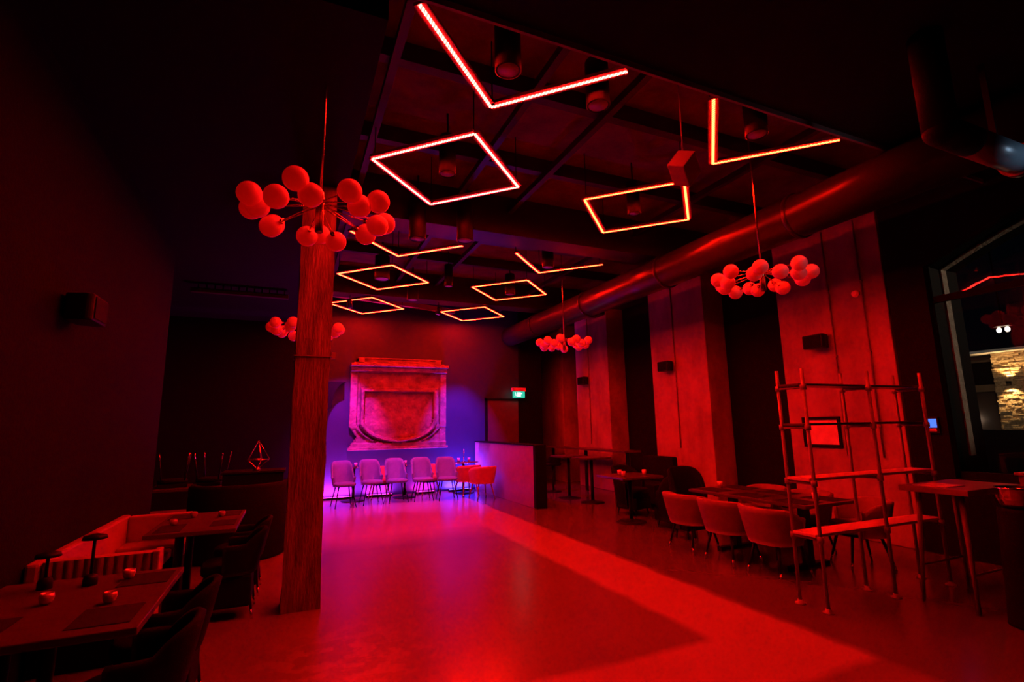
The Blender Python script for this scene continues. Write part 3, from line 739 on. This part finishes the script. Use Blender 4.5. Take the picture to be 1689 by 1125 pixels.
# ================================================================== PIPE SHELF
sh = thing('pipe_shelf', 'open shelf unit of steel pipes and boards before the nearest pilaster', 'shelf', (4.23, 3.22, 0), -.02)
for i, px_ in enumerate((0, .90, 1.74)):
    for sgn in (-1, 1):
        lg = MB().tube((px_, sgn*.13, .01), (px_, sgn*.13, 2.07), .016, n=14).build('upright_pipe', mt['pipe'], sh)
        MB().lathe([(.045, 0), (.045, .008), (.024, .012), (.022, .035)], (px_, sgn*.13, 0), n=20).build('floor_flange', mt['pipe'], lg)
    for z in (.585, 1.055, 1.54, 1.9):
        MB().tube((px_, -.15, z), (px_, .15, z), .014, n=12).lathe([(.026, -.025), (.026, .025)], (px_, -.13, z), 14).lathe([(.026, -.025), (.026, .025)], (px_, .13, z), 14).build('cross_pipe', mt['pipe'], sh)
for z in (.6, 1.07):
    MB().box(-.03, 1.78, -.11, .11, z, z+.025).build('board', mt['shelfwood'], sh, .003)
for z in (1.555, 1.915):
    MB().box(-.03, 1.78, -.11, .11, z, z+.02).build('board', mt['darktop'], sh, .003)  # dark colour stands for the shaded edges and undersides of the upper boards

# ---- high table beside the shelf with papers
ht = thing('high_table', 'tall dark table right of the pipe shelf with a paper sheet on it', 'table', (5.62, 2.72, 0))
MB().box(-.42, .45, -.28, .25, .95, 1.0).build('tabletop', mt['hosted'], ht, .005)
for sx_ in (-1, 1):
    for sy2 in (-1, 1):
        MB().tube((sx_*.28, sy2*.16, .95), (sx_*.36, sy2*.2, 0), .022, .014, 12).build('leg', mt['hosted'], ht)
for q in (-.19, .19): MB().tube((-.33, q, .3), (.33, q, .3), .01, n=8).build('stretcher', mt['hosted'], ht)
label(MB().box(5.26, 5.56, 2.62, 2.88, 1.0005, 1.006).build('menu_sheet', mt['paper']), 'pale paper sheet lying on the tall dark table', 'paper')
# ---- host stand at right edge
hs = thing('host_stand', 'reddish wooden stand cut off by the right edge of the frame', 'cabinet', (6.0, 2.14, 0))
MB().box(-.2, .6, -.35, .2, 0, .93).build('body', mt['hosted'], hs, .006)
MB().box(-.23, .63, -.38, .22, .935, .965).build('lower_top', mt['hosted'], hs, .004)
MB().box(-.2, .6, -.1, .2, .967, 1.10).build('upper_box', mt['hosted'], hs, .006)
MB().box(-.22, .62, -.12, .22, 1.102, 1.125).build('lid', mt['hosted'], hs, .004)
# ---- dark round urn with glossy bowl
o = thing('ice_bucket_stand', 'black draped stand with a shiny round bucket left of the wooden stand', 'stand', (5.35, 2.2, 0))
MB().lathe([(.17, 0), (.165, .02), (.14, .5), (.125, .86), (.11, .88)], n=36).build('drape', mt['darkfab'], o)
MB().lathe([(.07, .885), (.1, .91), (.115, .97), (.11, 1.03), (.12, 1.045), (.112, 1.045), (.1, .98), (.06, .91), (.001, .9)], n=36).build('bucket', mt['chrome'], o)

# ================================================================== LEFT: BOOTH
bo = thing('banquette', 'pale leather corner banquette along the dark left wall', 'bench', (0, 0, 0))
MB().box(-1.54, -1.46, 4.44, 6.55, .40, .755).build('wall_backrest', mt['bench'], bo, .02)
MB().box(-1.46, -1.0, 4.60, 6.1, .38, .47).build('seat', mt['bench'], bo, .02)
MB().box(-1.46, -.9, 6.1, 6.42, .38, .50).build('far_seat', mt['bench'], bo, .02)
MB().box(-1.46, -.9, 6.43, 6.55, .30, .745).build('far_backrest', mt['bench'], bo, .02)
MB().box(-1.52, -.92, 6.12, 6.5, 0, .38).box(-1.52, -1.05, 4.6, 6.1, 0, .38).build('plinth', mt['black'], bo)
mb = MB()
x = -1.45
for i in range(11):
    xa = -1.45+i*.055; xb = xa+.055; pts = []
    for q in range(7):
        tq = q/6; pts.append((xa+(xb-xa)*tq, 4.455-.009*math.sin(PI*tq)))
    pts += [(xb, 4.55), (xa, 4.55)]
    mb.prism(pts, .36, .755)
mb.build('tufted_divider', mt['bench'], bo)
MB().box(-.845, -.80, 4.44, 4.58, .1, .765).build('divider_end', mt['bench'], bo, .01)
def booth_table(lab, loc, sx_, sy2):
    t = thing('booth_table', lab, 'table', loc)
    MB().box(-sx_/2, sx_/2, -sy2/2, sy2/2, .715, .75).build('tabletop', mt['boothtop'], t, .005)
    for y in ((-sy2*.25, sy2*.25) if sy2 > 1 else (0,)):
        MB().tube((-.12, y, .03), (-.12, y, .714), .035, n=16).lathe([(.17, 0), (.17, .012), (.05, .03)], (-.12, y, 0), 30).build('pedestal', mt['blackmetal'], t)
    return t
mt['boothtop'] = mat('brown_booth_tabletop', (.075, .05, .04), .5, scale=5, col2=(.10, .07, .055), stretch=(1, 6, 1), bump=.08)
booth_table('brown table nearest the camera in the left booth', (-1.0, 3.39, 0), .86, 1.08)
booth_table('brown table in the far left booth corner', (-.73, 5.76, 0), .68, 1.14)
ga = 'black placemats on the left booth tables'
for x, y, a, b2, lab in ((-.72, 3.72, .24, .26, 'black placemat at the far right corner of the near booth table'), (-.74, 3.08, .24, .28, 'black placemat at the near right corner of the near booth table'),
          (-1.22, 3.1, .24, .28, 'black placemat at the near left of the near booth table'),
          (-.92, 5.45, .2, .38, 'black placemat at the near left of the far booth table'), (-.52, 5.55, .2, .3, 'black placemat at the near right of the far booth table'),
          (-.94, 6.1, .2, .3, 'black placemat at the far left of the far booth table'), (-.52, 6.12, .2, .3, 'black placemat at the far right of the far booth table')):
    label(MB().box(x-a/2, x+a/2, y-b2/2, y+b2/2, .7505, .7535).build('placemat', mt['placemat']), lab, 'placemat', ga)
gv = 'small tea light holders on the left booth tables'
for x, y, lab in ((-1.08, 3.42, 'tea light glass at the left of the near booth table'), (-.79, 3.30, 'tea light glass in the centre right of the near booth table'), (-.82, 3.76, 'tea light glass at the far side of the near booth table'),
                  (-1.1, 2.9, 'tea light glass at the near left edge of the near booth table'),
                  (-.93, 5.62, 'tea light glass at the left of the far booth table'), (-.83, 6.02, 'tea light glass at the far side of the far booth table'), (-.58, 5.93, 'tea light glass at the right of the far booth table')):
    o = thing('tealight_holder', lab, 'candle holder', (x, y, .7545), 0, gv)
    MB().lathe([(.018, 0), (.027, .008), (.032, .03), (.028, .05), (.025, .05), (.027, .03), (.001, .02)], n=20).build('glass_cup', mt['glassware'], o)
    MB().lathe([(.019, .021), (.019, .034), (.001, .034)], n=14).build('candle', mt['paper'], o)
def mush(lab, x, y, h, r):
    t = thing('table_lamp', lab, 'lamp', (x, y, .7505), 0, 'switched off table lamps')
    MB().lathe([(.035, 0), (.035, .03), (.03, .05), (.012, .06)], n=24).build('base', mt['blackmetal'], t)
    MB().tube((0, 0, .06), (0, 0, h-.01), .008, n=10).build('stem', mt['blackmetal'], t)
    MB().lathe([(r, h-.012), (r*.9, h+.006), (r*.3, h+.016), (.001, h+.017)], n=28).build('lamp_shade', mt['blackmetal'], t)
mush('dark switched-off table lamp on the near booth table, in front of the divider', -.99, 3.72, .26, .06)
mush('dark switched-off table lamp on the near booth table beside the wall', -1.2, 3.75, .18, .06)
# dark chairs on the aisle side
gk = 'black chairs on the aisle side of the booth tables'
d0 = thing('aisle_chair', 'black chair at the aisle side of the near booth table, nearest', 'chair', (-.62, 3.05, 0), PI/2, gk)
shell(.21, .235, .36, .705, .60, 1.8, kw=.55).build('backrest', mt['darkfab'], d0)
cushion(.2, .21, .36, .46, .02).build('seat', mt['darkfab'], d0)
MB().box(-.19, .19, -.18, .2, .1, .36).build('seat_base', mt['darkfab'], d0, .02)
leg_pair(d0, [((sx_*.15, sy2*.15, .34), (sx_*.2, sy2*.2, 0)) for sx_ in (-1, 1) for sy2 in (-1, 1)], mt['blackmetal'], mt['brass'], .014, .009)
for x, y, lab in ((-.62, 3.70, 'black chair at the aisle side of the near booth table, farther one'), (-.42, 5.35, 'black chair at the aisle side of the far booth table, nearer one'), (-.40, 5.98, 'black chair at the aisle side of the far booth table, beside the timber post')):
    dup(d0, (x, y, 0), PI/2, lab)
# curved dark booth behind
cb = thing('curved_booth', 'black curved booth behind the far booth table', 'bench', (-.55, 7.75, 0))
mb = MB(); prof = []
rows = []
for j, (rr, z) in enumerate(((.56, 0), (.60, .05), (.60, .88), (.57, .92), (.52, .92), (.50, .88), (.50, 0))):
    rows.append([(rr*math.cos(a), rr*math.sin(a), z) for a in [PI*1.0+PI*1.05*i/30 for i in range(31)]])
mb.grid(rows); mb.build('backrest', mt['darkfab'], cb)
MB().lathe([(.45, 0), (.45, .4), (.42, .44), (.01, .44)], n=36).build('seat', mt['darkfab'], cb)
# dark bar zone table and upturned chairs
tt = ped_table('bar_area_table', 'dark table in the unlit bar area behind the banquette', 'table', (-1.35, 9.4, 0), (1.1, .8), .75)
def up_chair(x, y, rz, lab, first=[None]):
    if first[0]: return dup(first[0], (x, y, .7505), rz, lab)
    t = thing('upturned_chair', lab, 'chair', (x, y, .7505), rz, 'chairs turned upside down on the dark table')
    cushion(.2, .2, .06, .12).build('seat', mt['darkfab'], t)
    MB().box(-.19, .19, -.19, .19, 0, .06).build('seat_base', mt['darkfab'], t, .01)
    leg_pair(t, [((sx_*.15, sy2*.15, .1), (sx_*.2, sy2*.2, .5)) for sx_ in (-1, 1) for sy2 in (-1, 1)], mt['blackmetal'], mt['brass'], .012, .009)
    first[0] = t; return t
up_chair(-1.62, 9.4, .2, 'chair upside down on the dark table, left')
up_chair(-1.1, 9.4, -.2, 'chair upside down on the dark table, right')
# geometric wire ornament
wo = thing('wire_ornament', 'geometric wire ornament on the dark curved booth top shelf', 'ornament', (-.42, 8.55, 1.02))
A_ = [Vector((0, 0, .42))]+[Vector((.16*math.cos(a), .16*math.sin(a), .14)) for a in [2*PI*i/5 for i in range(5)]]+[Vector((0, 0, 0))]
mb = MB()
for i in range(5):
    mb.tube(A_[0], A_[1+i], .006, n=6); mb.tube(A_[1+i], A_[1+(i+1) % 5], .006, n=6); mb.tube(A_[1+i], A_[6], .006, n=6)
mb.build('wire_frame', mt['brass'], wo)
MB().lathe([(.05, -.02), (.05, 0), (.02, .03)], n=16).build('base', mt['brass'], wo)
ps = thing('service_station', 'black service cabinet behind the curved booth', 'cabinet', (-.45, 8.65, 0))
MB().box(-.4, .4, -.25, .25, .06, .97).build('body', mt['black'], ps, .005)
MB().box(-.42, .42, -.27, .27, .971, .9995).build('worktop', mt['blackmetal'], ps, .003)
MB().box(-.37, .37, -.22, .22, 0, .06).build('plinth', mt['black'], ps)
# hanging slat rack over the bar
hr = thing('hanging_rack', 'faint slatted rack hanging over the unlit bar', 'rack', (-.65, 9.6, 0))
MB().box(-1.0, .5, -.05, .05, 3.9, 3.96).build('rail', mt['beam'], hr, .004)
for i in range(12):
    MB().box(-.9+i*.12, -.88+i*.12, -.015, .015, 3.96, 4.92).build('slat', mt['beam'], hr)
MB().box(-1.0, .5, -.06, .06, 3.96, 3.97).build('tray', mt['blackmetal'], hr)

# ================================================================== OUTSIDE
OX = 16.0
gd = MB().box(7.96, 26, -4, 22, -.15, -.03).build('ground', mat('asphalt', (.03, .03, .032), .8, bump=.3)); label(gd, 'dark asphalt yard outside the window', 'ground', kind='structure')
ob = thing('stone_building', 'dark building outside the window with a warmly lit stone pillar', 'building', (OX, 6.2, 0))
MB().box(.3, 3, -5, 8, 0, 3.155).build('facade', mt['brownwall'], ob)
mb = MB(); random.seed(3)
z = 0
while z < 3.12:
    h = random.uniform(.025, .055); y = -.32
    while y < .28:
        wd = random.uniform(.07, .24); y2 = min(y+wd, .32)
        mb.box(-.16-random.uniform(0, .06), .31, y, y2-.006, z, z+h-.006); y = y2
    z += h
mb.build('stone_pillar', mt['ledge'], ob)
mb = MB(); mb.box(-.6, 3, -5, 2.2, 3.16, 3.20); mb.box(-.66, -.6, -5, 2.2, 3.15, 3.21)
mb.build('eave', mat('white_fascia', (.6, .55, .5), .6), ob)
mb = MB(); mb.box(.2, .31, .3, 1.35, 3.0, 3.05).box(.2, .31, 1.27, 1.35, 1.0, 3.05).box(.16, .31, .3, 1.35, 2.25, 2.42)
mb.build('window_frame', mat('grey_brown_frame', (.16, .11, .07), .7), ob)
MB().box(.28, .3, .3, 1.27, 2.42, 3.0).build('window_glass', mt['black'], ob)
MB().box(.26, .3, .3, 1.27, 0, 2.25).build('entrance_door', mat('brown_door', (.07, .04, .03), .6), ob)
MB().ball((.2, 1.0, 1.55), .05).build('door_knob_lamp', mt['bulb'], ob)
o = thing('wall_sconce', 'up and down sconce on the lit stone pillar outside', 'lamp', (OX-.24, 6.2, 2.42))
MB().tube((-.06, 0, -.035), (-.06, 0, .035), .05, n=20).build('shade', mt['blackmetal'], o)
MB().box(-.06, .02, -.015, .015, -.015, .015).build('bracket', mt['blackmetal'], o)
wm = (1, .62, .25)
spot('sconce_up', (OX-.33, 6.2, 2.47), (OX-.22, 6.2, 3.6), 60, wm, 100, .5, .03)
spot('sconce_down', (OX-.33, 6.2, 2.37), (OX-.22, 6.2, 1.2), 60, wm, 100, .5, .03)
hd = MB()
hd.box(13.0, 13.4, -4, 12, -.03, 1.35); hd = hd.build('hedge_wall', mt['black']); label(hd, 'black low wall outside before the lit building', 'wall')
o = thing('strip_lamp', 'short bluish strip lamp on a post outside the window edge', 'lamp', (14.8, 6.93, 0))
MB().tube((0, 0, -.03), (0, 0, 2.86), .03, n=10).build('post', mt['blackmetal'], o)
MB().box(-.04, .04, -.36, .05, 2.86, 2.90).build('tube', mt['coolbulb'], o)
# outdoor twin bulb lamp under its arm
ol = thing('yard_lamp', 'twin bulb white lamp hanging outside above the lit pillar', 'lamp', (12.0, 4.68, 3.2))
MB().tube((0, 0, .1), (0, 0, 1.6), .015, n=8).build('stem', mt['blackmetal'], ol)
MB().box(-.08, .08, -.12, .12, .06, .1).build('housing', mt['blackmetal'], ol, .005)
for y in (-.06, .06):
    MB().ball((0, y, 0), .035, sz=1.3).build('bulb', mt['bulb'], ol)
MB().box(11.9, 12.1, 4.6, 14, 4.8, 4.9).box(11.9, 12.1, 13.9, 14, 0, 4.8).build('arm', mt['blackmetal'], ol).location = (-12, -4.68, -3.2)
sl = thing('assumed_street_lamp', 'assumed street lamp outside the window, out of the frame, lighting the stone edging', 'lamp', (11.0, -1.0, 0))  # unseen lamp, assumed as the source of light on the stone window edging
MB().tube((0, 0, -.03), (0, 0, 4.5), .05, n=12).build('pole', mt['blackmetal'], sl)
MB().box(-.3, .05, -.08, .08, 4.5, 4.58).build('head', mt['blackmetal'], sl)
spot('assumed_street_lamp_light', (10.8, -1.0, 4.45), (7.6, 3.4, 2.7), 260, (1, .72, .5), 28, .5, .05)  # beam of the assumed lamp, aimed at the window's stone edging
area('yard_lamp_light', (12.1, 4.68, 3.1), (16, 6, 1.5), .2, 14, (1, .8, .6))
# cool lit duct end: assumed lamp beyond the duct, unseen, out of the frame at the right
t = thing('assumed_cool_spotlight', 'assumed small cool white spotlight beside the shiny duct end', 'spotlight', (5.08, 1.2, 3.5))
MB().tube((0, 0, 0), (-.05, .05, -.0), .03, .04, 16).build('housing', mt['blackmetal'], t)
MB().tube((0, 0, 0), (0, 0, .82), .008, n=8).build('stem', mt['blackmetal'], t)
spot('assumed_cool_spot', (5.05, 1.24, 3.48), (4.85, 1.66, 3.56), 20, (.6, .8, 1), 70, .8, .03)
